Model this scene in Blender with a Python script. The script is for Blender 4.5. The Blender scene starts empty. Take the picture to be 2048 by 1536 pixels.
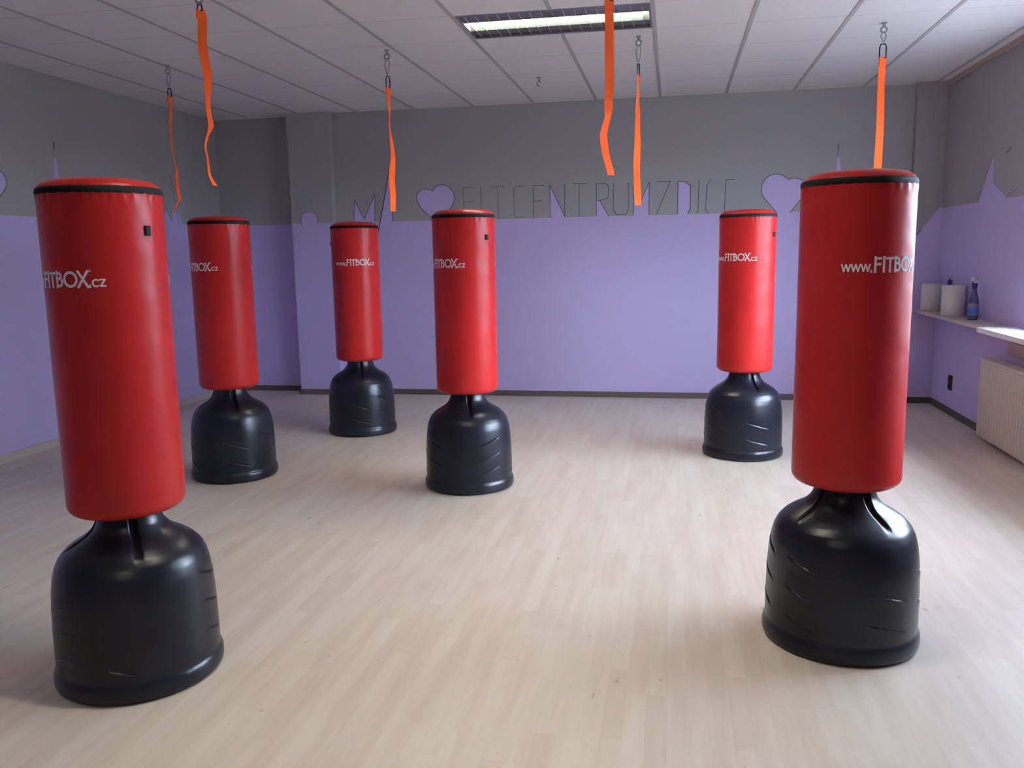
import bpy, bmesh, math, random
from mathutils import Vector, Matrix
random.seed(7)
PI = math.pi
SC = bpy.context.scene
COL = SC.collection

# ------------------------------------------------------------------ camera
YAW, PITCH, ROLL, CAMH, FPX = -0.18756, -0.15494, -0.01711, 1.45355, 1694.3
fwd = Vector((math.sin(YAW)*math.cos(PITCH), math.cos(YAW)*math.cos(PITCH), math.sin(PITCH)))
rt = Vector((math.cos(YAW), -math.sin(YAW), 0)); up = rt.cross(fwd)
r2 = math.cos(ROLL)*rt + math.sin(ROLL)*up
u2 = -math.sin(ROLL)*rt + math.cos(ROLL)*up
cam = bpy.data.cameras.new('camera'); co = bpy.data.objects.new('camera', cam); COL.objects.link(co)
co.matrix_world = Matrix(((r2.x, u2.x, -fwd.x, 0), (r2.y, u2.y, -fwd.y, 0), (r2.z, u2.z, -fwd.z, CAMH), (0, 0, 0, 1)))
cam.sensor_width = 36; cam.lens = FPX/2048*36; cam.clip_start = .05
SC.camera = co

# ------------------------------------------------------------------ light and exposure
SC.view_settings.view_transform = 'Standard'; SC.view_settings.look = 'None'
SC.view_settings.gamma = 1; SC.view_settings.use_curve_mapping = False
SC.view_settings.exposure = 0.5
SC.cycles.use_denoising = True
SC.cycles.max_bounces = 10; SC.cycles.diffuse_bounces = 6; SC.cycles.glossy_bounces = 4
SC.cycles.sample_clamp_indirect = 6
SKY_STRENGTH = 33.0          # overcast daylight outside the windows
LAMP_STRENGTH = 52.0         # fluorescent light of the ceiling fixtures

wd = bpy.data.worlds.new('sky'); SC.world = wd; wd.use_nodes = True
nt = wd.node_tree; nt.nodes.clear()
tc = nt.nodes.new('ShaderNodeTexCoord'); sp = nt.nodes.new('ShaderNodeSeparateXYZ')
rp = nt.nodes.new('ShaderNodeValToRGB'); bg = nt.nodes.new('ShaderNodeBackground'); wo = nt.nodes.new('ShaderNodeOutputWorld')
nt.links.new(tc.outputs['Generated'], sp.inputs[0]); 
mr = nt.nodes.new('ShaderNodeMapRange'); mr.inputs[1].default_value = -1; mr.inputs[2].default_value = 1
nt.links.new(sp.outputs[2], mr.inputs[0]); nt.links.new(mr.outputs[0], rp.inputs[0])
e = rp.color_ramp.elements
e[0].position = .495; e[0].color = (.02, .02, .02, 1)
e[1].position = .54; e[1].color = (.74, .90, 1.16, 1)
k = e.new(.66); k.color = (.92, 1.12, 1.42, 1); k = e.new(.9); k.color = (.84, 1.0, 1.28, 1)
nt.links.new(rp.outputs[0], bg.inputs[0]); bg.inputs[1].default_value = SKY_STRENGTH
nt.links.new(bg.outputs[0], wo.inputs[0])

# room measures
XL, XR, YB, YF, ZC = -4.755, 2.371, 8.387, -2.6, 2.867
WIN = [(3.3, 6.25)]   # window openings in the right wall, y range
WZ0, WZ1, WT = .90, 2.45, .32
for a, b in WIN:
    L = bpy.data.lights.new('window_portal', 'AREA'); L.shape = 'RECTANGLE'; L.size = WZ1-WZ0; L.size_y = b-a
    L.cycles.is_portal = True
    o = bpy.data.objects.new('window_portal', L); COL.objects.link(o)
    o.location = (XR+WT+.02, (a+b)/2, (WZ0+WZ1)/2); o.rotation_euler = (0, PI/2, 0)

# ------------------------------------------------------------------ materials
def mat(name, col, rough=.6, metal=0, spec=.5, emis=None, es=0, coat=0):
    m = bpy.data.materials.new(name); m.use_nodes = True
    b = m.node_tree.nodes['Principled BSDF']
    b.inputs['Base Color'].default_value = (*col, 1); b.inputs['Roughness'].default_value = rough
    b.inputs['Metallic'].default_value = metal; b.inputs['Specular IOR Level'].default_value = spec
    if coat: b.inputs['Coat Weight'].default_value = coat; b.inputs['Coat Roughness'].default_value = .25
    if emis: b.inputs['Emission Color'].default_value = (*emis, 1); b.inputs['Emission Strength'].default_value = es
    return m
def N(m, t): return m.node_tree.nodes.new(t)
def Lk(m, a, b): m.node_tree.links.new(a, b)
def bsdf(m): return m.node_tree.nodes['Principled BSDF']
def add_bump(m, scale, strength, dist=.01, detail=3, stretch=None):
    n = N(m, 'ShaderNodeTexNoise'); n.inputs['Scale'].default_value = scale; n.inputs['Detail'].default_value = detail
    t = N(m, 'ShaderNodeTexCoord'); 
    if stretch:
        mp = N(m, 'ShaderNodeMapping'); mp.inputs['Scale'].default_value = stretch
        Lk(m, t.outputs['Object'], mp.inputs[0]); Lk(m, mp.outputs[0], n.inputs['Vector'])
    else: Lk(m, t.outputs['Object'], n.inputs['Vector'])
    b = N(m, 'ShaderNodeBump'); b.inputs['Strength'].default_value = strength; b.inputs['Distance'].default_value = dist
    Lk(m, n.outputs[0], b.inputs['Height']); Lk(m, b.outputs[0], bsdf(m).inputs['Normal'])
    return n
def vary(m, c1, c2, scale, detail=4):
    n = N(m, 'ShaderNodeTexNoise'); n.inputs['Scale'].default_value = scale; n.inputs['Detail'].default_value = detail
    t = N(m, 'ShaderNodeTexCoord'); Lk(m, t.outputs['Object'], n.inputs['Vector'])
    x = N(m, 'ShaderNodeMix'); x.data_type = 'RGBA'
    x.inputs[6].default_value = (*c1, 1); x.inputs[7].default_value = (*c2, 1)
    Lk(m, n.outputs[0], x.inputs[0]); Lk(m, x.outputs[2], bsdf(m).inputs['Base Color'])

PURPLE = (.55, .475, .77); GREY = (.37, .37, .375)
ZG = 1.776
def wall_paint():
    m = mat('two_tone_wall_paint', PURPLE, .62, spec=.35)
    g = N(m, 'ShaderNodeNewGeometry'); s = N(m, 'ShaderNodeSeparateXYZ'); Lk(m, g.outputs['Position'], s.inputs[0])
    c = N(m, 'ShaderNodeMath'); c.operation = 'GREATER_THAN'; c.inputs[1].default_value = ZG; Lk(m, s.outputs[2], c.inputs[0])
    x = N(m, 'ShaderNodeMix'); x.data_type = 'RGBA'
    x.inputs[6].default_value = (*PURPLE, 1); x.inputs[7].default_value = (*GREY, 1)
    Lk(m, c.outputs[0], x.inputs[0]); Lk(m, x.outputs[2], bsdf(m).inputs['Base Color'])
    return m
M = {}
M['wall'] = wall_paint(); add_bump(M['wall'], 60, .12, .004)
M['purple'] = mat('purple_paint', PURPLE, .62, spec=.35)
M['grey'] = mat('grey_paint', GREY, .62, spec=.35)
M['line'] = mat('dark_outline_paint', (.06, .05, .068), .7)
M['ceiling'] = mat('ceiling_tile_white', (.70, .695, .685), .9, spec=.2); add_bump(M['ceiling'], 90, .15, .004)
M['tbar'] = mat('ceiling_bar_grey', (.40, .39, .39), .6)
M['joint'] = mat('ceiling_joint', (.62, .61, .60), .8)
M['base_dark'] = mat('dark_baseboard', (.075, .055, .05), .5)
M['base_light'] = mat('light_baseboard', (.55, .49, .44), .5)
M['trimwood'] = mat('beige_trim', (.42, .32, .27), .6)
M['red'] = mat('red_vinyl', (.29, .011, .010), .32, spec=.16)
add_bump(M['red'], 7, .35, .012, 2, (1, 1, 1.6))
M['piping'] = mat('black_piping', (.006, .005, .006), .7, spec=.15)
M['black'] = mat('black_plastic', (.0048, .0050, .0095), .31, spec=.28); add_bump(M['black'], 180, .08, .002)
M['white'] = mat('white_print', (.72, .70, .70), .5)
M['orange'] = mat('orange_webbing', (.84, .12, .025), .75, spec=.12)
M['steel'] = mat('zinc_steel', (.36, .40, .42), .38, metal=.8)
M['buckle'] = mat('black_buckle', (.012, .011, .014), .4)
M['lampmetal'] = mat('louvre_metal', (.22, .21, .23), .35, metal=.6)
M['channel'] = mat('channel_reflector', (.075, .09, .085), .3, metal=.2)
M['blade'] = mat('louvre_blade', (.75, .78, .76), .3, metal=.5)
M['tube'] = mat('fluorescent_tube', (.9, .9, .9), .5, emis=(1.0, .96, .80), es=LAMP_STRENGTH)
M['radiator'] = mat('radiator_enamel', (.62, .56, .50), .35)
M['sill'] = mat('beige_sill', (.52, .43, .37), .35)
M['board'] = mat('white_board', (.80, .79, .77), .3)
M['frame'] = mat('window_frame_white', (.8, .8, .8), .4)
M['glass'] = mat('window_glass', (1, 1, 1), 0, spec=.5); bsdf(M['glass']).inputs['Transmission Weight'].default_value = 1; bsdf(M['glass']).inputs['IOR'].default_value = 1.0
M['socket'] = mat('dark_brown_plastic', (.022, .012, .012), .4)
M['paper'] = mat('paper_white', (.62, .60, .58), .9); add_bump(M['paper'], 120, .2, .002)
M['card'] = mat('roll_core', (.3, .22, .15), .9)
M['bottle'] = mat('clear_blue_plastic', (.06, .07, .17), .2)
M['navy'] = mat('navy_collar', (.03, .015, .12), .4)
M['trigger'] = mat('white_trigger', (.62, .56, .66), .4)
M['label'] = mat('pale_label', (.22, .21, .30), .5)
M['labelblue'] = mat('blue_label', (.04, .12, .45), .5)
M['panel'] = mat('pinkish_panel', (.46, .33, .32), .6)

def floor_mat():
    m = mat('light_maple_floor', (.7, .55, .45), .38, spec=.45)
    g = N(m, 'ShaderNodeTexCoord'); mp = N(m, 'ShaderNodeMapping'); mp.inputs['Rotation'].default_value = (0, 0, PI/2)
    Lk(m, g.outputs['Object'], mp.inputs[0])
    b = N(m, 'ShaderNodeTexBrick'); Lk(m, mp.outputs[0], b.inputs['Vector'])
    b.inputs['Scale'].default_value = 1; b.inputs['Brick Width'].default_value = .44; b.inputs['Row Height'].default_value = .066
    b.inputs['Mortar Size'].default_value = .0007; b.inputs['Mortar Smooth'].default_value = .6; b.offset = .37; b.offset_frequency = 3
    b.inputs['Color1'].default_value = (.675, .605, .525, 1); b.inputs['Color2'].default_value = (.625, .546, .458, 1)
    b.inputs['Mortar'].default_value = (.63, .545, .45, 1)
    n = N(m, 'ShaderNodeTexNoise'); n.inputs['Scale'].default_value = 1; n.inputs['Detail'].default_value = 5; n.inputs['Roughness'].default_value = .6
    mg = N(m, 'ShaderNodeMapping'); mg.inputs['Scale'].default_value = (15, 1.5, 1); Lk(m, g.outputs['Object'], mg.inputs[0]); Lk(m, mg.outputs[0], n.inputs['Vector'])
    r = N(m, 'ShaderNodeValToRGB'); r.color_ramp.elements[0].position = .30; r.color_ramp.elements[0].color = (.92, .88, .85, 1)
    r.color_ramp.elements[1].position = .62; r.color_ramp.elements[1].color = (1.03, 1.03, 1.03, 1)
    Lk(m, n.outputs[0], r.inputs[0])
    # small knots
    n2 = N(m, 'ShaderNodeTexNoise'); n2.inputs['Scale'].default_value = 1; n2.inputs['Detail'].default_value = 2
    mk = N(m, 'ShaderNodeMapping'); mk.inputs['Scale'].default_value = (22, 9, 1); mk.inputs['Location'].default_value = (3, 7, 0)
    Lk(m, g.outputs['Object'], mk.inputs[0]); Lk(m, mk.outputs[0], n2.inputs['Vector'])
    r3 = N(m, 'ShaderNodeValToRGB'); r3.color_ramp.elements[0].position = .71; r3.color_ramp.elements[0].color = (1, 1, 1, 1)
    r3.color_ramp.elements[1].position = .78; r3.color_ramp.elements[1].color = (.74, .62, .55, 1); Lk(m, n2.outputs[0], r3.inputs[0])
    x = N(m, 'ShaderNodeMix'); x.data_type = 'RGBA'; x.blend_type = 'MULTIPLY'; x.inputs[0].default_value = 1
    Lk(m, b.outputs[0], x.inputs[6]); Lk(m, r.outputs[0], x.inputs[7])
    x2 = N(m, 'ShaderNodeMix'); x2.data_type = 'RGBA'; x2.blend_type = 'MULTIPLY'; x2.inputs[0].default_value = 1
    Lk(m, x.outputs[2], x2.inputs[6]); Lk(m, r3.outputs[0], x2.inputs[7])
    Lk(m, x2.outputs[2], bsdf(m).inputs['Base Color'])
    return m
M['floor'] = floor_mat()

# ------------------------------------------------------------------ helpers
def obj(name, bm, m, parent=None, smooth=False, loc=None):
    me = bpy.data.meshes.new(name); bm.normal_update(); bm.to_mesh(me); bm.free()
    for mm in (m if isinstance(m, (list, tuple)) else [m]): me.materials.append(mm)
    if smooth:
        for p in me.polygons: p.use_smooth = True
        try: me.set_sharp_from_angle(angle=math.radians(40))
        except Exception: pass
    o = bpy.data.objects.new(name, me); COL.objects.link(o)
    if parent: o.parent = parent
    if loc: o.location = loc
    return o
def tag(o, label, cat, group=None):
    o['label'] = label; o['category'] = cat
    if group: o['group'] = group
    return o
def thing(name, label, cat, loc=(0, 0, 0), rz=0, group=None):
    o = bpy.data.objects.new(name, None); COL.objects.link(o); o.location = loc; o.rotation_euler = (0, 0, rz)
    o.empty_display_size = .1
    return tag(o, label, cat, group)
def struct(name, bm, m, **k):
    o = obj(name, bm, m, **k); o['kind'] = 'structure'; return o
def box(bm, x0, x1, y0, y1, z0, z1, bev=0):
    vs = [bm.verts.new((x, y, z)) for z in (z0, z1) for x, y in ((x0, y0), (x1, y0), (x1, y1), (x0, y1))]
    fs = [bm.faces.new([vs[i] for i in f]) for f in ((3, 2, 1, 0), (4, 5, 6, 7), (0, 1, 5, 4), (1, 2, 6, 5), (2, 3, 7, 6), (3, 0, 4, 7))]
    if bev:
        es = list({e for f in fs for e in f.edges})
        bmesh.ops.bevel(bm, geom=es, offset=bev, segments=3, profile=.5, affect='EDGES')
    return bm
def B(*a, bev=0):
    return box(bmesh.new(), *a, bev=bev)
def lathe(bm, prof, n=64, cx=0, cy=0, disp=None, cap=True):
    rings = []
    for (r, z) in prof:
        ring = []
        for i in range(n):
            t = 2*PI*i/n; rr = r if disp is None else r+disp(t, z, r)
            ring.append(bm.verts.new((cx+rr*math.cos(t), cy+rr*math.sin(t), z)))
        rings.append(ring)
    for a, b in zip(rings, rings[1:]):
        for i in range(n):
            j = (i+1) % n; bm.faces.new((a[i], a[j], b[j], b[i]))
    if cap:
        bm.faces.new(rings[0][::-1]); bm.faces.new(rings[-1])
    return bm
def tube(bm, pts, r, n=10, closed=False):
    pts = [Vector(p) for p in pts]; m = len(pts); rings = []
    prev = None
    for i, p in enumerate(pts):
        if closed: d = pts[(i+1) % m]-pts[i-1]
        else: d = pts[min(i+1, m-1)]-pts[max(i-1, 0)]
        d.normalize()
        if prev is None:
            a = d.orthogonal().normalized()
        else:
            a = (prev - d*prev.dot(d)).normalized()
        prev = a; b = d.cross(a)
        rings.append([bm.verts.new(p+r*(math.cos(2*PI*k/n)*a+math.sin(2*PI*k/n)*b)) for k in range(n)])
    rng = range(m) if closed else range(m-1)
    for i in rng:
        A, Bq = rings[i], rings[(i+1) % m]
        for k in range(n):
            j = (k+1) % n; bm.faces.new((A[k], A[j], Bq[j], Bq[k]))
    if not closed:
        bm.faces.new(rings[0][::-1]); bm.faces.new(rings[-1])
    return bm

# ------------------------------------------------------------------ the room
struct('floor', B(XL-.3, XR+.35, YF-.3, YB+.6, -.1, 0), M['floor'])
struct('wall_left', B(XL-.2, XL, YF, YB+.4, 0, ZC+.12), M['wall'])
struct('wall_front', B(XL-.2, XR+.34, YF-.2, YF, 0, ZC+.12), M['wall'])
# back wall: main face, recess in the left corner, flat pilaster beside it
YR, YP = 8.50, 8.29
bm = bmesh.new(); box(bm, -3.40, XR+.32, YB, YB+.5, 0, ZC+.12); box(bm, XL-.2, -3.84, YR, YR+.4, 0, ZC+.12)
wb = struct('wall_back', bm, M['wall'])
obj('pilaster', B(-3.845, -3.40, YP, YB+.45, 0, ZC+.11), M['wall'], wb)
obj('corner_casing', B(2.115, XR+.01, YB-.07, YB+.1, 0, ZC+.11), M['wall'], wb)
# right wall with its window openings
bm = bmesh.new()
ys = [YF] + [v for w in sorted(WIN) for v in w] + [YB+.5]
for i in range(0, len(ys), 2): box(bm, XR, XR+WT, ys[i], ys[i+1], 0, ZC+.12)
for a, b in WIN:
    box(bm, XR, XR+WT, a, b, 0, WZ0); box(bm, XR, XR+WT, a, b, WZ1, ZC+.12)
struct('wall_right', bm, M['wall'])
for i, (a, b) in enumerate(WIN):
    w = bpy.data.objects.new('window_%d' % (i+1), None); COL.objects.link(w); w.location = (XR+WT-.1, (a+b)/2, WZ0); w['kind'] = 'structure'
    bm = bmesh.new(); hw = (b-a)/2; H = WZ1-WZ0
    for y0, y1, z0, z1 in ((-hw, -hw+.07, 0, H), (hw-.07, hw, 0, H), (-hw+.07, hw-.07, 0, .07), (-hw+.07, hw-.07, H-.07, H), (-.05, .05, .07, H-.07)):
        box(bm, -.03, .03, y0, y1, z0, z1)
    obj('window_frame', bm, M['frame'], w)
    for y0, y1 in ((-hw+.07, -.05), (.05, hw-.07)):
        obj('pane', B(-.004, .004, y0, y1, .07, H-.07), M['glass'], w)
    obj('inner_ledge', B(-WT+.08, -.03, -hw, hw, .0005, .03), M['board'], w)

# ceiling: tiles around the openings of the sunken light fixtures
FX = [(-1.33, -.13, 5.25, 5.85), (-1.33, -.13, 2.25, 2.85), (-1.33, -.13, -.75, -.15)]
xs = sorted({XL-.2, XR+.34} | {v for f in FX for v in f[:2]}); yy = sorted({YF-.2, YB+.5} | {v for f in FX for v in f[2:]})
bm = bmesh.new()
for a, b in zip(xs, xs[1:]):
    for c, d in zip(yy, yy[1:]):
        if any(abs(a-f[0]) < .01 and abs(c-f[2]) < .01 for f in FX): continue
        box(bm, a, b, c, d, ZC, ZC+.10)
cl = struct('ceiling', bm, M['ceiling'])
def cuts(lo, hi, holes):
    segs = [(lo, hi)]
    for a, b in holes:
        segs = [s for q in segs for s in (((q[0], min(q[1], a)), (max(q[0], b), q[1])) if q[0] < b and q[1] > a else (q,)) if s[1]-s[0] > 1e-4]
    return segs
bm = bmesh.new(); bj = bmesh.new()
k = 0
for k in range(-4, 9):
    X = -2.530+.6*k
    if not XL < X < XR: continue
    holes = [(f[2], f[3]) for f in FX if f[0]+.02 < X < f[1]-.02]
    for a, b in cuts(YF, YB, holes): box(bm, X-.013, X+.013, a, b, ZC-.004, ZC+.01)
for k in range(-9, 6):
    Y = 5.25+.6*k
    if not YF < Y < YB: continue
    holes = [(f[0], f[1]) for f in FX if f[2]+.02 < Y < f[3]-.02]
    for a, b in cuts(XL, XR, holes): box(bj, a, b, Y-.003, Y+.003, ZC-.001, ZC+.01)
obj('ceiling_bars', bm, M['tbar'], cl); obj('cross_joints', bj, M['joint'], cl)

# skirting and trim
struct('baseboard_back', box(B(-3.40, 2.115, YB-.014, YB, 0, .055), XL, -3.845, YR-.014, YR, 0, .055), M['base_dark'])
struct('baseboard_pilaster', box(B(-3.86, -3.385, YP-.014, YP, 0, .055), -3.859, -3.845, YP, YR-.014, 0, .055), M['base_dark'])
struct('baseboard_right', box(B(XR-.014, XR, YF, YB-.084, 0, .055), 2.101, XR-.014, YB-.084, YB-.07, 0, .055), M['base_dark'])
struct('baseboard_left', B(XL, XL+.014, YF, YR-.014, 0, .06), M['base_light'])
struct('trim_1', B(XR-.025, XR, YF, YB-.07, ZC-.032, ZC), M['trimwood'])
struct('trim_2', B(2.101, XR-.025, YB-.085, YB-.07, ZC-.02, ZC), M['trimwood'])

# ------------------------------------------------------------------ painted lettering and shapes of the two-tone border
def flat(bm, pts, to3, off):
    vs = [bm.verts.new(to3(a, b, off)) for a, b in pts]
    try: bm.faces.new(vs)
    except ValueError: pass
def stroke(bm, pts, w, to3, off, sub=.02):
    for (a, b), (c, d) in zip(pts, pts[1:]):
        L = math.hypot(c-a, d-b)
        if L < 1e-6: continue
        nx, ny = -(d-b)/L*w/2, (c-a)/L*w/2; n = max(1, int(L/sub))
        ex, ey = (c-a)/L*w*.3, (d-b)/L*w*.3; a_, b_, c_, d_ = a-ex, b-ey, c+ex, d+ey
        prev = None
        for i in range(n+1):
            t = i/n; x, y = a_+(c_-a_)*t, b_+(d_-b_)*t
            cur = (bm.verts.new(to3(x+nx, y+ny, off)), bm.verts.new(to3(x-nx, y-ny, off)))
            if prev: bm.faces.new((prev[0], prev[1], cur[1], cur[0]))
            prev = cur
def back3(yy_): return lambda a, b, off: (a, yy_-off, b)
def left3(a, b, off): return (XL+off, a, b)
def right3(a, b, off): return (XR-off, a, b)
def heart(cx, zt, zb, w):
    pts = []
    for i in range(40):
        t = 2*PI*i/40
        x = 16*math.sin(t)**3; y = 13*math.cos(t)-5*math.cos(2*t)-2*math.cos(3*t)-math.cos(4*t)
        pts.append((cx+x/32*w, zb+(y+17)/29*(zt-zb)))
    return pts
Z0, Z1 = 1.782, 2.088
LW = .0058
letters = {   # painted word on the back wall, one drawn letter after another
 'F': [[(-2.050, Z0), (-2.050, Z1), (-1.93, Z1)], [(-2.05, 1.95), (-1.95, 1.95)]],
 'I': [[(-1.873, Z0), (-1.873, Z1)]],
 'T': [[(-1.703, Z0), (-1.703, Z1)], [(-1.78, Z1), (-1.625, Z1)]],
 'C': [[(-1.43, Z1), (-1.52, Z1), (-1.54, 2.06), (-1.54, 1.81), (-1.52, Z0+.004), (-1.43, Z0+.004)]],
 'E': [[(-1.347, Z0), (-1.347, Z1), (-1.24, Z1)], [(-1.347, 1.94), (-1.26, 1.94)]],
 'N': [[(-1.182, Z0), (-1.182, Z1), (-1.037, Z0), (-1.037, Z1)]],
 'T2': [[(-.897, Z0), (-.897, Z1)], [(-.96, Z1+.006), (-.82, Z1+.006)]],
 'R': [[(-.730, Z0), (-.730, Z1), (-.64, Z1), (-.612, 2.06), (-.612, 1.97), (-.64, 1.935), (-.72, 1.93)], [(-.70, 1.93), (-.612, Z0)]],
 'U': [[(-.565, Z1), (-.565, 1.83), (-.535, Z0+.008), (-.45, Z0+.008), (-.422, 1.83), (-.422, Z1)]],
 'M': [[(-.373, Z0), (-.373, Z1), (-.300, 1.92), (-.226, Z1), (-.226, Z0)]],
 'Z': [[(-.157, Z1), (-.028, Z1), (-.157, Z0)]],
 'D': [[(.044, Z0), (.044, Z1), (.12, Z1-.01), (.162, 2.04), (.164, 1.83), (.138, Z0)]],
 'I2': [[(.233, Z0), (.239, Z1)]],
 'C2': [[(.345, Z1), (.312, 2.04), (.304, 1.81), (.335, Z0)]],
 'E2': [[(.478, Z0), (.485, Z1), (.565, Z1)]],
}
bm = bmesh.new()
for k, ss in letters.items():
    for s in ss: stroke(bm, s, LW*(.7 if k in 'TCF' else 1), back3(YB), .0016)
stroke(bm, [(-3.209, Z0), (-3.195, 2.002), (-3.099, Z0+.02), (-2.977, 2.055), (-2.984, Z0)], LW, back3(YB), .0016)
stroke(bm, [(-2.952, 1.68), (-2.809, 2.30)], .010, back3(YB), .0016)
stroke(bm, [(-2.795, 1.96), (-2.797, Z0)], LW, back3(YB), .0016)
stroke(bm, [(1.476, 2.26), (1.476, 2.37)], .007, back3(YB), .0016)
stroke(bm, [(2.115, 1.50), (2.2, 1.577)], .008, back3(YB-.07), .0016)
obj('painted_lettering', bm, M['line'], wb)
bm = bmesh.new()
fills = [[(-3.209, Z0-.01), (-3.195, 2.0), (-3.099, 1.80), (-2.977, 2.05), (-2.984, Z0-.01)],
         [(-2.93, Z0-.01), (-2.809, 2.29), (-2.797, 1.99), (-2.797, Z0-.01)],
         [(-1.182, Z0-.01), (-1.182, Z1), (-1.037, Z0-.01)],
         [(-.730, Z0-.01), (-.728, 1.93), (-.70, 1.93), (-.612, Z0-.01)],
         [(-.373, Z0-.01), (-.373, Z1), (-.300, 1.93), (-.226, Z1), (-.226, Z0-.01)],
         [(.044, Z0-.01), (.05, 2.08), (.12, 2.07), (.155, 2.03), (.157, 1.83), (.13, Z0-.01)],
         [(1.464, 2.02), (1.476, 2.36), (1.484, 2.30), (1.525, 2.02)]]
for f in fills: flat(bm, f, back3(YB), .0009)
obj('painted_skyline', bm, M['purple'], wb)
bm = bmesh.new(); flat(bm, [(2.116, 1.50), (2.2, 1.577), (2.345, ZG), (2.116, ZG)], back3(YB-.07), .0009)
obj('painted_slope', bm, M['grey'], wb)
def crom(P, n=6):
    out = []
    for i in range(len(P)-1):
        p0, p1, p2, p3 = P[max(i-1, 0)], P[i], P[i+1], P[min(i+2, len(P)-1)]
        for k in range(n):
            t = k/n
            out.append(tuple(.5*(2*b+(c-a)*t+(2*a-5*b+4*c-d)*t*t+(-a+3*b-3*c+d)*t**3) for a, b, c, d in zip(p0, p1, p2, p3)))
    return out+[P[-1]]
H1 = crom([(-2.340, ZG-.008), (-2.425, 1.835), (-2.500, 1.915), (-2.535, 1.995), (-2.515, 2.055), (-2.465, 2.087), (-2.405, 2.085), (-2.365, 2.066)]) + crom([(-2.365, 2.066), (-2.335, 2.108), (-2.279, 2.127), (-2.205, 2.105), (-2.155, 2.045), (-2.145, 1.985), (-2.180, 1.905), (-2.250, 1.835), (-2.340, ZG-.008)])[1:-1]
H2 = crom([(.955, ZG-.008), (.890, 1.845), (.830, 1.920), (.810, 1.990), (.828, 2.060), (.875, 2.108), (.940, 2.124), (1.0, 2.108), (1.045, 2.075)]) + crom([(1.045, 2.075), (1.10, 2.082), (1.160, 2.070), (1.205, 2.030), (1.215, 1.975), (1.162, 1.886), (1.072, ZG-.008)])[1:]
for nm, h, yw in (('painted_heart', H1, YB), ('painted_heart', H2, YB)):
    bm = bmesh.new(); flat(bm, h, back3(yw), .0012); o = obj(nm, bm, M['purple'], wb)
    bm = bmesh.new(); stroke(bm, h+([h[0]] if h is H1 else []), .006, back3(yw), .0018); obj('heart_outline', bm, M['line'], o)
bm = bmesh.new(); c = [(-3.655+.095*math.cos(t*PI/16), 1.80+.09*math.sin(t*PI/16)) for t in range(32)]
flat(bm, c, back3(YP), .0009); o = obj('painted_disc', bm, M['purple'], wb)
bm = bmesh.new(); stroke(bm, [(-3.742, 1.76), (-3.752, 1.80), (-3.735, 1.85)], .006, back3(YP), .0018); stroke(bm, [(-3.565, 1.77), (-3.558, 1.81), (-3.575, 1.845)], .006, back3(YP), .0018)
stroke(bm, [(-3.74, 1.87), (-3.66, 1.89), (-3.57, 1.87)], .003, back3(YP), .0018)
obj('disc_outline', bm, M['line'], o)
wl = bpy.data.objects['wall_left']; wr = bpy.data.objects['wall_right']
h = heart(5.33, 2.10, 1.80, .38); bm = bmesh.new(); flat(bm, h, left3, .001); o = obj('painted_heart', bm, M['purple'], wl)
bm = bmesh.new(); stroke(bm, h+[h[0]], .007, left3, .0018); obj('heart_outline', bm, M['line'], o)
bm = bmesh.new()
flat(bm, [(5.99, ZG-.01), (6.035, 2.24), (6.055, 2.24), (6.13, ZG-.01)], left3, .001)
flat(bm, [(7.42, ZG-.01), (7.49, 1.93), (7.58, 1.80), (7.66, 2.0), (7.76, ZG-.01)], left3, .001)
obj('painted_skyline', bm, M['purple'], wl)
bm = bmesh.new(); stroke(bm, [(6.045, 2.30), (6.047, 2.36)], .012, left3, .0018); stroke(bm, [(7.60, 2.25), (7.70, ZG)], .006, left3, .0018)
stroke(bm, [(7.42, ZG), (7.49, 1.93), (7.58, 1.80)], .005, left3, .0018)
obj('painted_outline', bm, M['line'], wl)
bm = bmesh.new(); flat(bm, [(7.40, ZG-.01), (7.20, 2.02), (7.13, 2.10), (7.10, 1.90), (6.78, ZG-.01)], right3, .001); obj('painted_skyline', bm, M['purple'], wr)
bm = bmesh.new(); stroke(bm, [(6.79, 2.13), (6.87, 2.10)], .009, right3, .0018); stroke(bm, [(7.42, ZG), (7.13, 2.12)], .003, right3, .0018)
stroke(bm, [(6.62, 1.83), (6.78, 1.80), (6.83, ZG)], .004, right3, .0018)
obj('painted_outline', bm, M['line'], wr)

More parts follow.
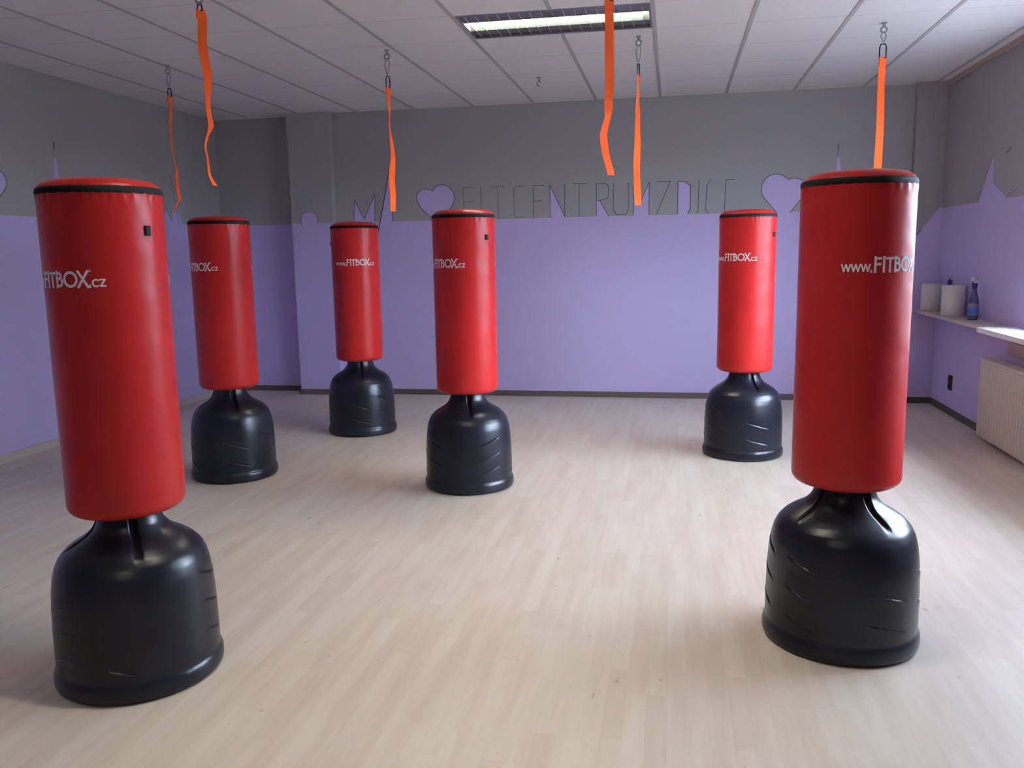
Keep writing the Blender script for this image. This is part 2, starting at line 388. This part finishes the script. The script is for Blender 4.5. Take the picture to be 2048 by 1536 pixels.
# ------------------------------------------------------------------ ceiling light fixtures
def fixture(x0, x1, y0, y1, label, group):
    t = thing('ceiling_light', label, 'ceiling light', ((x0+x1)/2, (y0+y1)/2, ZC+.005), 0, group)
    a, b = (x1-x0)/2-.014, (y1-y0)/2-.014
    bm = bmesh.new()
    box(bm, -a, a, -b, b, .085, .09)
    for q in ((-a, -a+.012, -b, b), (a-.012, a, -b, b), (-a+.012, a-.012, -b, -b+.03), (-a+.012, a-.012, b-.03, b)): box(bm, *q, -.006, .085)
    obj('housing', bm, M['lampmetal'], t)
    # dark shallow reflectors along both sides, silvery channel walls around the tube
    def slab(q, m, nm):
        bm = bmesh.new(); v = [bm.verts.new(p) for p in q]; v2 = [bm.verts.new((p[0], p[1], p[2]+.004)) for p in q]
        bm.faces.new(v); bm.faces.new(v2[::-1])
        for i in range(4): bm.faces.new((v[i], v[(i+1) % 4], v2[(i+1) % 4], v2[i]))
        bmesh.ops.recalc_face_normals(bm, faces=bm.faces); obj(nm, bm, m, t)
    for s in (-1, 1):
        slab([(-a+.013, s*(b-.031), .012), (a-.013, s*(b-.031), .012), (a-.013, s*.100, .004), (-a+.013, s*.100, .004)], M['lampmetal'], 'reflector')
        slab([(-a+.013, s*.099, .0), (a-.013, s*.099, .0), (a-.013, s*.066, .072), (-a+.013, s*.066, .072)], M['channel'], 'channel_wall')
    bm = bmesh.new(); tube(bm, [(-a+.03+i*(2*a-.06)/8, 0, .060) for i in range(9)], .013, 12); obj('tube', bm, M['tube'], t, smooth=True)
    obj('glow_plate', B(-a+.013, a-.013, -.064, .064, .074, .080), M['tube'], t)  # added emissive plate above the tube, boosts the fixture's light
    for k in range(17):
        x = -a+.05+k*(2*a-.1)/16
        bm = bmesh.new(); box(bm, x-.0015, x+.0015, -.099, .099, -.002, .03); 
        for s in (-1, 1): box(bm, x-.001, x+.001, min(s*.11, s*(b-.035)), max(s*.11, s*(b-.035)), -.003, .002)
        obj('louvre_blade', bm, M['blade'], t)
    return t
fixture(*FX[0], 'sunken fluorescent ceiling light with louvre blades, glowing pale green-white', None)
for f, l in zip(FX[1:], ('louvred fluorescent ceiling light above the near pair of boxing bags', 'louvred fluorescent ceiling light behind the viewpoint')):
    fixture(*f, l, None)

# ------------------------------------------------------------------ hanging straps
S1 =  [(-3.705, 2.868, 0.0297), (-3.708, 2.797, 0.0298), (-3.71, 2.725, 0.0298), (-3.71, 2.646, 0.0299), (-3.708, 2.599, 0.0224), (-3.713, 2.473, 0.0131), (-3.714, 2.291, 0.0113), (-3.711, 2.163, 0.0095), (-3.699, 2.089, 0.0151), (-3.692, 2.015, 0.0228), (-3.695, 1.941, 0.0266), (-3.695, 1.892, 0.0228), (-3.717, 1.856, 0.0114), (-3.732, 1.792, 0.0076)]
S2 =  [(-2.528, 2.824, 0.0432), (-2.52, 2.747, 0.0487), (-2.519, 2.67, 0.0515), (-2.519, 2.566, 0.0504), (-2.516, 2.462, 0.0464), (-2.515, 2.383, 0.0411), (-2.512, 2.304, 0.0275), (-2.513, 2.212, 0.0275), (-2.515, 2.172, 0.0303), (-2.53, 2.124, 0.0138), (-2.544, 2.066, 0.0111), (-2.552, 2.026, 0.0111), (-2.549, 1.972, 0.0125), (-2.535, 1.917, 0.0153), (-2.525, 1.882, 0.0195), (-2.516, 1.846, 0.0251)]
S3 =  [(-1.99, 2.868, 0.0281), (-1.989, 2.8, 0.0281), (-1.988, 2.699, 0.0282), (-1.988, 2.615, 0.0353), (-1.988, 2.53, 0.0248), (-1.986, 2.427, 0.0107), (-1.985, 2.324, 0.0125), (-1.98, 2.22, 0.025), (-1.975, 2.116, 0.0358), (-1.978, 2.046, 0.043), (-1.987, 1.959, 0.0431), (-1.988, 1.889, 0.0432), (-1.985, 1.818, 0.0397), (-1.982, 1.755, 0.0379)]
S4 =  [(-0.322, 2.675, 0.0445), (-0.322, 2.581, 0.0447), (-0.321, 2.487, 0.0461), (-0.32, 2.392, 0.0462), (-0.32, 2.296, 0.0451), (-0.322, 2.236, 0.0452), (-0.325, 2.2, 0.0428), (-0.325, 2.163, 0.0454), (-0.33, 2.122, 0.0328), (-0.34, 2.079, 0.0329), (-0.35, 2.035, 0.038), (-0.349, 1.993, 0.0406), (-0.342, 1.944, 0.0394), (-0.328, 1.894, 0.0382), (-0.316, 1.856, 0.0382), (-0.314, 1.831, 0.0357)]
S5 =  [(-0.241, 2.868, 0.0268), (-0.237, 2.778, 0.0269), (-0.238, 2.698, 0.0135), (-0.239, 2.617, 0.0084), (-0.24, 2.504, 0.0135), (-0.243, 2.455, 0.0203), (-0.241, 2.373, 0.0306), (-0.244, 2.258, 0.0375), (-0.243, 2.159, 0.0444), (-0.248, 2.026, 0.048), (-0.247, 1.976, 0.0446), (-0.245, 1.892, 0.0482), (-0.238, 1.791, 0.0466), (-0.236, 1.754, 0.0414)]
S6 =  [(1.318, 2.867, 0.0321), (1.32, 2.76, 0.0322), (1.321, 2.653, 0.0388), (1.32, 2.544, 0.0438), (1.321, 2.357, 0.0456), (1.322, 2.168, 0.0475), (1.324, 1.961, 0.0494), (1.325, 1.751, 0.0497)]


def strap(name_label, hook_label, X, Y, pts, zhook0, zbuckle, upto=None, buckle_w=.028):
    """ceiling hook with ring; snap link, black buckle and orange webbing hanging from it"""
    hk = thing('ceiling_hook', hook_label, 'hook', (X, Y, ZC), 0, 'ceiling hooks')
    bm = bmesh.new(); lathe(bm, [(.019, -.005), (.019, 0)], 20); lathe(bm, [(.010, -.03), (.010, -.005)], 12); obj('hook_plate', bm, M['steel'], hk, smooth=True)
    bm = bmesh.new(); tube(bm, [(.018*math.cos(a*PI/8), 0, -.044+.018*math.sin(a*PI/8)) for a in range(16)], .006, 8, True); obj('eye', bm, M['steel'], hk, smooth=True)
    st = thing('hanging_strap', name_label, 'strap', (X, Y, ZC-.055), 0, 'orange straps hanging from the ceiling')
    top = zbuckle - (ZC-.055)
    # snap link: elongated loop
    L0, L1 = -.002, top+.012; mid = (L0+L1)/2; hl = (L0-L1)/2
    bm = bmesh.new()
    tube(bm, [(.014*math.cos(a*PI/12)*(1.15 if math.sin(a*PI/12) > 0 else .8), .004*math.sin(a*PI/12), mid+hl*math.sin(a*PI/12)) for a in range(24)], .0038, 8, True)
    obj('snap_link', bm, M['steel'], st, smooth=True)
    zt = pts[0][1]
    bh = (zbuckle-.0) - zt
    w = buckle_w
    bm = bmesh.new()
    ring = [(w/2*sx, 0, z) for sx, z in ((-.7, top), (.7, top), (1, top-.02), (1, zt-ZC+.055-.004), (-1, zt-ZC+.055-.004), (-1, top-.02))]
    tube(bm, ring, .0045, 8, True)
    obj('buckle', bm, M['buckle'], st, smooth=True)
    # webbing as a twisting band of real thickness
    S = []
    for i in range(len(pts)-1):
        for k in range(5):
            t = k/5; t2 = t*t*(3-2*t)
            S.append(tuple(pts[i][j]*(1-t)+pts[i+1][j]*t for j in (0, 1)) + (pts[i][2]*(1-t2)+pts[i+1][2]*t2,))
    S.append(pts[-1])
    full = .048; bm = bmesh.new(); prev = None; n = len(S)
    for i, (x, z, w_) in enumerate(S):
        c = min(1, max(.05, (w_-.002)/full)); th = math.acos(c)
        th -= math.atan2(X, Y); d = Vector((math.cos(th), math.sin(th), 0)); nn = Vector((-d.y, d.x, 0))
        yb = .012*math.sin(i*.35)*min(1, i/12)
        p = Vector((x-X, yb, z-(ZC-.055)))
        cur = [bm.verts.new(p+d*full/2*s+nn*.0011*q) for s, q in ((-1, -1), (1, -1), (1, 1), (-1, 1))]
        if prev:
            for k in range(4): bm.faces.new((prev[k], prev[(k+1) % 4], cur[(k+1) % 4], cur[k]))
        else: bm.faces.new(cur[::-1])
        prev = cur
    bm.faces.new(prev)
    bmesh.ops.recalc_face_normals(bm, faces=bm.faces)
    obj('webbing', bm, M['orange'], st, smooth=True)
    # doubled-over seam just under the buckle
    x, z, w_ = S[2]; th = math.acos(min(1, max(.1, w_/full)))-math.atan2(X, Y)
    bm = bmesh.new(); box(bm, -.0235, .0235, -.0035, .0035, -.05, 0)
    o = obj('sewn_end', bm, M['orange'], st, loc=(x-X, 0, S[0][1]-(ZC-.055))); o.rotation_euler = (0, 0, th)
    return st
G = ['orange strap hanging above the near left bag, twisted into a thin line at its end',
     'long orange strap cut by the top edge left of centre, ending in a curl',
     'orange strap hanging between the tall painted peak and the heart, widening downward',
     'broad orange strap crossing in front of the ceiling light, with a kink',
     'orange strap right of the kinked one, below the ceiling light end',
     'straight orange strap hanging behind the near right bag']
HG = ['steel ceiling hook with snap link above the far left thin strap', 'steel ceiling hook above the curled strap, outside the frame',
      'steel ceiling hook holding the strap left of centre', 'steel ceiling hook above the broad kinked strap, outside the frame',
      'steel ceiling hook next to the right end of the ceiling light', 'steel ceiling hook at the right above the straight strap']
strap(G[0], HG[0], -3.706, 6.009, S1[3:], 0, 2.70)
strap(G[1], HG[1], -2.528, 4.45, [(-2.528, 2.775, .043)]+S2[1:], 0, 2.80)
strap(G[2], HG[2], -1.989, 5.976, S3[3:], 0, 2.69)
strap(G[3], HG[3], -.322, 4.45, S4, 0, 2.75)
strap(G[4], HG[4], -.239, 6.03, S5[3:], 0, 2.69, buckle_w=.012)
strap(G[5], HG[5], 1.320, 6.081, S6[2:], 0, 2.735, buckle_w=.040)
hk = thing('ceiling_hook', 'small empty steel hook in the ceiling beyond the light', 'hook', (-1.098, 7.208, ZC))
bm = bmesh.new(); lathe(bm, [(.022, -.004), (.022, 0)], 20); lathe(bm, [(.007, -.03), (.007, -.004)], 12); obj('hook_plate', bm, M['steel'], hk, smooth=True)
bm = bmesh.new(); tube(bm, [(.018*math.cos(a*PI/8), 0, -.048+.018*math.sin(a*PI/8)) for a in range(1, 14)], .005, 8); obj('eye', bm, M['steel'], hk, smooth=True)

# ------------------------------------------------------------------ free-standing boxing bags
RB, ZB0, ZB1 = .190, .599, 1.672
def wrap(a): return (a+PI) % (2*PI)-PI
COLS = [(-30, 30, 1, (.36, .26, .155)), (15, 30, 1, (.335, .225, .12)), (82, 36, 1, (.25, .135)), (128, 26, 1, (.30, .19)),
        (202, 38, -1, (.315, .225, .14)), (250, 24, 1, (.115,))]
def base_disp(t, z, r):
    d = 0
    if .09 < z < .42:
        for c, w, sg, rows in COLS:
            dt = wrap(t-math.radians(c)); hw = math.radians(w)/2
            if abs(dt) < hw:
                tp = min(1, (hw-abs(dt))/.10)
                for zr in rows:
                    zc = zr - sg*.30*dt*.27; q = (z-zc)
                    if abs(q) < .03:
                        d -= .0045*tp*math.exp(-(q/.0035)**2)
                        if q < 0: d += .0035*tp*math.exp(q/.012)*(1-math.exp(-(q/.004)**2))
    if .43 < z < .60:
        for k in range(4):
            dt = wrap(t-k*PI/2)*max(r, .10)
            zz = 1/(1+math.exp(-(z-.478)/.005))
            d -= .020*zz*math.exp(-(dt/.0115)**4)
    return d
BP = [(.262, 0), (.272, .004), (.279, .016), (.2795, .040), (.277, .055), (.272, .064), (.268, .069), (.268, .074), (.2695, .080), (.2695, .10),
      (.2685, .20), (.266, .28), (.262, .335), (.255, .385), (.246, .420), (.232, .448), (.212, .470), (.187, .488), (.162, .502),
      (.141, .516), (.124, .533), (.112, .552), (.105, .575), (.102, .600), (.102, .615)]
def dens(P, step):
    out = []
    for (a, b), (c, d) in zip(P, P[1:]):
        n = max(1, int(math.hypot(c-a, d-b)/step)); out += [(a+(c-a)*i/n, b+(d-b)*i/n) for i in range(n)]
    return out+[P[-1]]
def smoothp(P, it=2):
    for _ in range(it):
        P = [P[0]]+[((P[i-1][0]+2*P[i][0]+P[i+1][0])/4, (P[i-1][1]+2*P[i][1]+P[i+1][1])/4) for i in range(1, len(P)-1)]+[P[-1]]
    return P
bagroot = thing('boxing_bag', '', 'boxing bag')
bm = bmesh.new(); lathe(bm, smoothp(dens(BP, .0032), 5), 300, disp=base_disp)
base0 = obj('base', bm, M['black'], bagroot, smooth=True)
base0.data.polygons.foreach_set('use_smooth', [True]*len(base0.data.polygons))
# red cover: cylinder with rounded ends and soft gathers under the top piping
prof = [(.10, ZB0-.001)]+[(RB-.035+.035*math.sin(a*PI/16), ZB0+.035-.035*math.cos(a*PI/16)) for a in range(9)]
prof += [(RB, z) for z in (.70, .85, 1.0, 1.15, 1.3, 1.45, 1.54, 1.58, 1.60, 1.615, 1.63, 1.64, 1.65, 1.66)]
prof += [(RB-.003, ZB1-.005), (RB-.004, ZB1+.004), (RB-.008, ZB1+.012), (RB-.018, ZB1+.022), (RB-.035, ZB1+.030), (RB-.07, ZB1+.036), (.06, ZB1+.040), (.005, ZB1+.041)]
def cov_disp(t, z, r):
    if 1.58 < z < ZB1: return .0016*math.sin(37*t+2*math.sin(5*t))*math.exp(-((z-1.655)/.02)**2)
    return 0
bm = bmesh.new(); lathe(bm, prof, 180, disp=cov_disp); cover0 = obj('cover', bm, M['red'], bagroot, smooth=True)
bm = bmesh.new(); lathe(bm, [(RB-.004, ZB1-.017), (RB+.0012, ZB1-.015), (RB+.002, ZB1-.008), (RB+.0012, ZB1-.001), (RB-.0015, ZB1+.005), (RB-.006, ZB1+.0075)], 120, cap=False)
pip0 = obj('top_piping', bm, M['piping'], cover0, smooth=True)
# printed web address: strokes laid on the cylinder, text end at angle 0
def cyl3(a, b, off):
    t = a/RB; return ((RB+off)*math.cos(t), (RB+off)*math.sin(t), b)
def arc(cx, cy, rx, ry, a0, a1, n=16): return [(cx+rx*math.cos(math.radians(a0+(a1-a0)*i/n)), cy+ry*math.sin(math.radians(a0+(a1-a0)*i/n))) for i in range(n+1)]
def word():
    bm = bmesh.new(); z0 = 1.366; H = .050; h = .026; W = .0080; w = .0050; sb = .006
    x = -.339
    def S(p, ww): stroke(bm, [(x+a, z0+b) for a, b in p], ww, cyl3, .0009, sb)
    for _ in range(3):
        S([(0, h), (.0065, .003), (.0135, h), (.0205, .003), (.027, h)], w); x += .0305
    x += .001; S([(0, 0), (0, .0058)], .0062); x += .0085
    S([(.004, 0), (.004, H)], W); S([(.004, H-.005), (.0235, H-.005)], W); S([(.004, .026), (.021, .026)], W); x += .029
    S([(.004, 0), (.004, H)], W); x += .013
    S([(.0, H-.005), (.026, H-.005)], W); S([(.013, 0), (.013, H-.004)], W); x += .030
    S([(.004, 0), (.004, H)], W)
    S([(.004, H-.005), (.012, H-.005)]+arc(.012, .0365, .0085, .0085, 90, -90)+[(.004, .028)], W)
    S([(.004, .028), (.014, .028)]+arc(.014, .0165, .0105, .0115, 90, -90)+[(.004, .005)], W); x += .031
    S(arc(.023, .025, .0205, .0215, 0, 360, 28), W); x += .0475
    S([(.0, 0), (.031, H)], W); S([(.0305, 0), (.0015, H)], W); x += .0345
    S(arc(.003, H+.001, .0028, .0028, 0, 360, 10), .0013)
    x += .001; S([(0, 0), (0, .0058)], .0062); x += .008
    S(arc(.010, .0125, .0098, .0105, 50, 310, 14), w); x += .0215
    S([(0, h-.003), (.0145, h-.003), (.001, .003), (.0155, .003)], w)
    return bm
word0 = obj('lettering', word(), M['white'], cover0)
tabm = bmesh.new(); box(tabm, RB-.012, RB+.006, -.0115, .0115, -.016, .016, bev=.002)
tab0 = obj('tab', tabm, M['piping'], cover0, loc=(0, 0, 0)); tab0.data.transform(Matrix.Rotation(math.radians(42), 4, 'Z') @ Matrix.Translation((0, 0, 1.540)))
BAGS = [  # x, y, text end angle seen from the viewpoint, slot angle, label
 (-1.852, 2.552, 0, 5-270, 'near left red boxing bag on black base, the largest, with black tab'),
 (-2.883, 5.123, -185, 10-90, 'dim red boxing bag standing just behind the near left one'),
 (-2.517, 6.573, -130, 2-90, 'farthest red boxing bag, in front of the wall pilaster, web address fully visible'),
 (-1.247, 5.080, 3, 4-180, 'middle red boxing bag standing alone below the left painted heart'),
 (.508, 6.124, 22, 30-90, 'far right red boxing bag before the purple back wall, with bright shine'),
 (.635, 3.199, 90, -45, 'near right red boxing bag on black base, strap hanging behind it')]
for i, (x, y, e_, s_, lab) in enumerate(BAGS):
    phc = math.atan2(-y, -x)
    if i == 0: r, bs, cv = bagroot, base0, cover0; word_b = word0.copy(); COL.objects.link(word_b); word_b.parent = cv; word_b.rotation_euler = (0, 0, PI)
    else:
        r = bagroot.copy(); COL.objects.link(r)
        bs = base0.copy(); COL.objects.link(bs); bs.parent = r
        cv = cover0.copy(); COL.objects.link(cv); cv.parent = r
        for src in (pip0, word0, word_b, tab0):
            c = src.copy(); COL.objects.link(c); c.parent = cv
    r.location = (x, y, 0); tag(r, lab, 'boxing bag', 'free-standing boxing bags')
    cv.rotation_euler = (0, 0, phc+math.radians(e_)); bs.rotation_euler = (0, 0, phc+math.radians(s_))
tag(bagroot, BAGS[0][4], 'boxing bag', 'free-standing boxing bags')

# ------------------------------------------------------------------ right wall: sill, rolls, bottles, radiator, socket
sh = thing('wall_shelf', 'narrow beige ledge along the right wall, white board at its near end', 'shelf', (XR, 7.4, .87))
obj('ledge', B(-.20, 0, -.95, .90, -.028, 0, bev=.004), M['sill'], sh)
obj('white_board', B(-.26, 0, -2.9, -.95, -.032, .003, bev=.003), M['board'], sh)
rolls = [(2.272, 8.12, .088, .24, 'white paper roll on the ledge, nearest to the room corner'), (2.272, 7.53, .088, .25, 'white paper roll on the ledge beside the spray bottles')]
for x, y, r, h_, lab in rolls:
    t = thing('paper_roll', lab, 'paper roll', (x, y, .87), 0, 'paper rolls on the ledge')
    bm = bmesh.new(); lathe(bm, [(.024, h_-.001), (.024, .002)], 40, cap=False); lathe(bm, [(.024, .002), (r-.003, 0), (r, .004), (r, h_-.004), (r-.003, h_), (.024, h_-.001)], 48, cap=False)
    obj('paper', bm, M['paper'], t, smooth=True)
    bm = bmesh.new(); lathe(bm, [(.021, .003), (.0235, .003), (.0235, h_-.002), (.021, h_-.002), (.021, .003)], 32, cap=False); obj('core', bm, M['card'], t, smooth=True)
for x, y, rz, lab in [(2.30, 7.13, -2.3, 'spray bottle with blue label and white trigger at the ledge end of the rolls'), (2.325, 7.82, -2.0, 'spray bottle half hidden behind the second paper roll')]:
    t = thing('spray_bottle', lab, 'spray bottle', (x, y, .87), rz, 'spray bottles on the ledge')
    pr = [(.030, 0), (.036, .004), (.037, .03), (.036, .10), (.032, .13), (.026, .155), (.017, .185), (.014, .205), (.014, .225)]
    bm = bmesh.new(); lathe(bm, smoothp(dens(pr, .006), 3), 32)
    obj('bottle_body', bm, M['bottle'], t, smooth=True)
    bm = bmesh.new(); lathe(bm, [(.0365, .03), (.0378, .032), (.0372, .10), (.0355, .11)], 32, cap=False); obj('label', bm, [M['label']], t, smooth=True)
    bm = bmesh.new(); lathe(bm, [(.018, .213), (.019, .216), (.019, .238), (.016, .242)], 24); obj('collar', bm, M['navy'], t, smooth=True)
    bm = bmesh.new(); box(bm, -.035, .045, -.012, .012, .255, .285, bev=.006); box(bm, -.012, .012, -.011, .011, .238, .258, bev=.003); obj('trigger_head', bm, M['trigger'], t, smooth=True)
    bm = bmesh.new(); tube(bm, [(.030, 0, .262), (.034, 0, .24), (.030, 0, .22), (.034, 0, .205)], .005, 8); obj('trigger', bm, M['navy'], t, smooth=True)
    bm = bmesh.new(); lathe(bm, [(.0382, .045), (.0384, .046), (.0384, .075), (.0380, .076)], 32, cap=False); obj('label_band', bm, M['labelblue'], t, smooth=True); t.scale = (1.05, 1.05, 1.17)
rad = thing('radiator', 'cream column radiator with vertical ribs low on the right wall', 'radiator', (XR-.006, 5.6, .0))
RY0, RY1, RX0, RX1, RZ0, RZ1 = -1.15, 1.135, -.124, -.029, .035, .625
n = int((RY1-RY0)/.05); bm = bmesh.new()
for i in range(n):
    y = RY0+.025+i*(RY1-RY0-.05)/(n-1)
    for xx in (RX0+.016, RX1-.016):
        pts = [(xx, y, RZ0), (xx, y, RZ1)]
        prof2 = []
        ring0 = []; ring1 = []
        for k in range(12):
            a = 2*PI*k/12; ring0.append(bm.verts.new((xx+.016*math.cos(a), y+.0165*math.sin(a), RZ0+.012))); ring1.append(bm.verts.new((xx+.016*math.cos(a), y+.0165*math.sin(a), RZ1-.015)))
        for k in range(12): bm.faces.new((ring0[k], ring0[(k+1) % 12], ring1[(k+1) % 12], ring1[k]))
obj('ribs', bm, M['radiator'], rad, smooth=True)
obj('panel', B(RX0+.030, RX1-.030, RY0+.01, RY1-.01, RZ0+.01, RZ1-.012), M['radiator'], rad)
obj('top_cover', B(RX0-.002, RX1+.002, RY0, RY1, RZ1-.02, RZ1, bev=.006), M['radiator'], rad)
for yy_ in (RY0+.3, RY1-.3): obj('wall_bracket', B(RX1-.015, 0, yy_-.015, yy_+.015, .15, .50), M['radiator'], rad)
s = thing('wall_socket', 'small dark brown double socket low on the right wall', 'socket', (XR, 7.78, .275))
obj('socket_plate', B(-.014, 0, -.042, .042, -.065, .065, bev=.004), M['socket'], s)
for z in (-.032, .032):
    bm = bmesh.new(); lathe(bm, [(.020, 0), (.022, .004), (.020, .006), (.017, .002)], 24); o = obj('outlet', bm, M['socket'], s, smooth=True, loc=(-.014, 0, z)); o.rotation_euler = (0, -PI/2, 0)
tag(obj('wall_panel', B(XR-.012, XR, 5.2, 6.55, .66, .76), M['panel']), 'pinkish beige strip on the right wall above the radiator', 'panel')
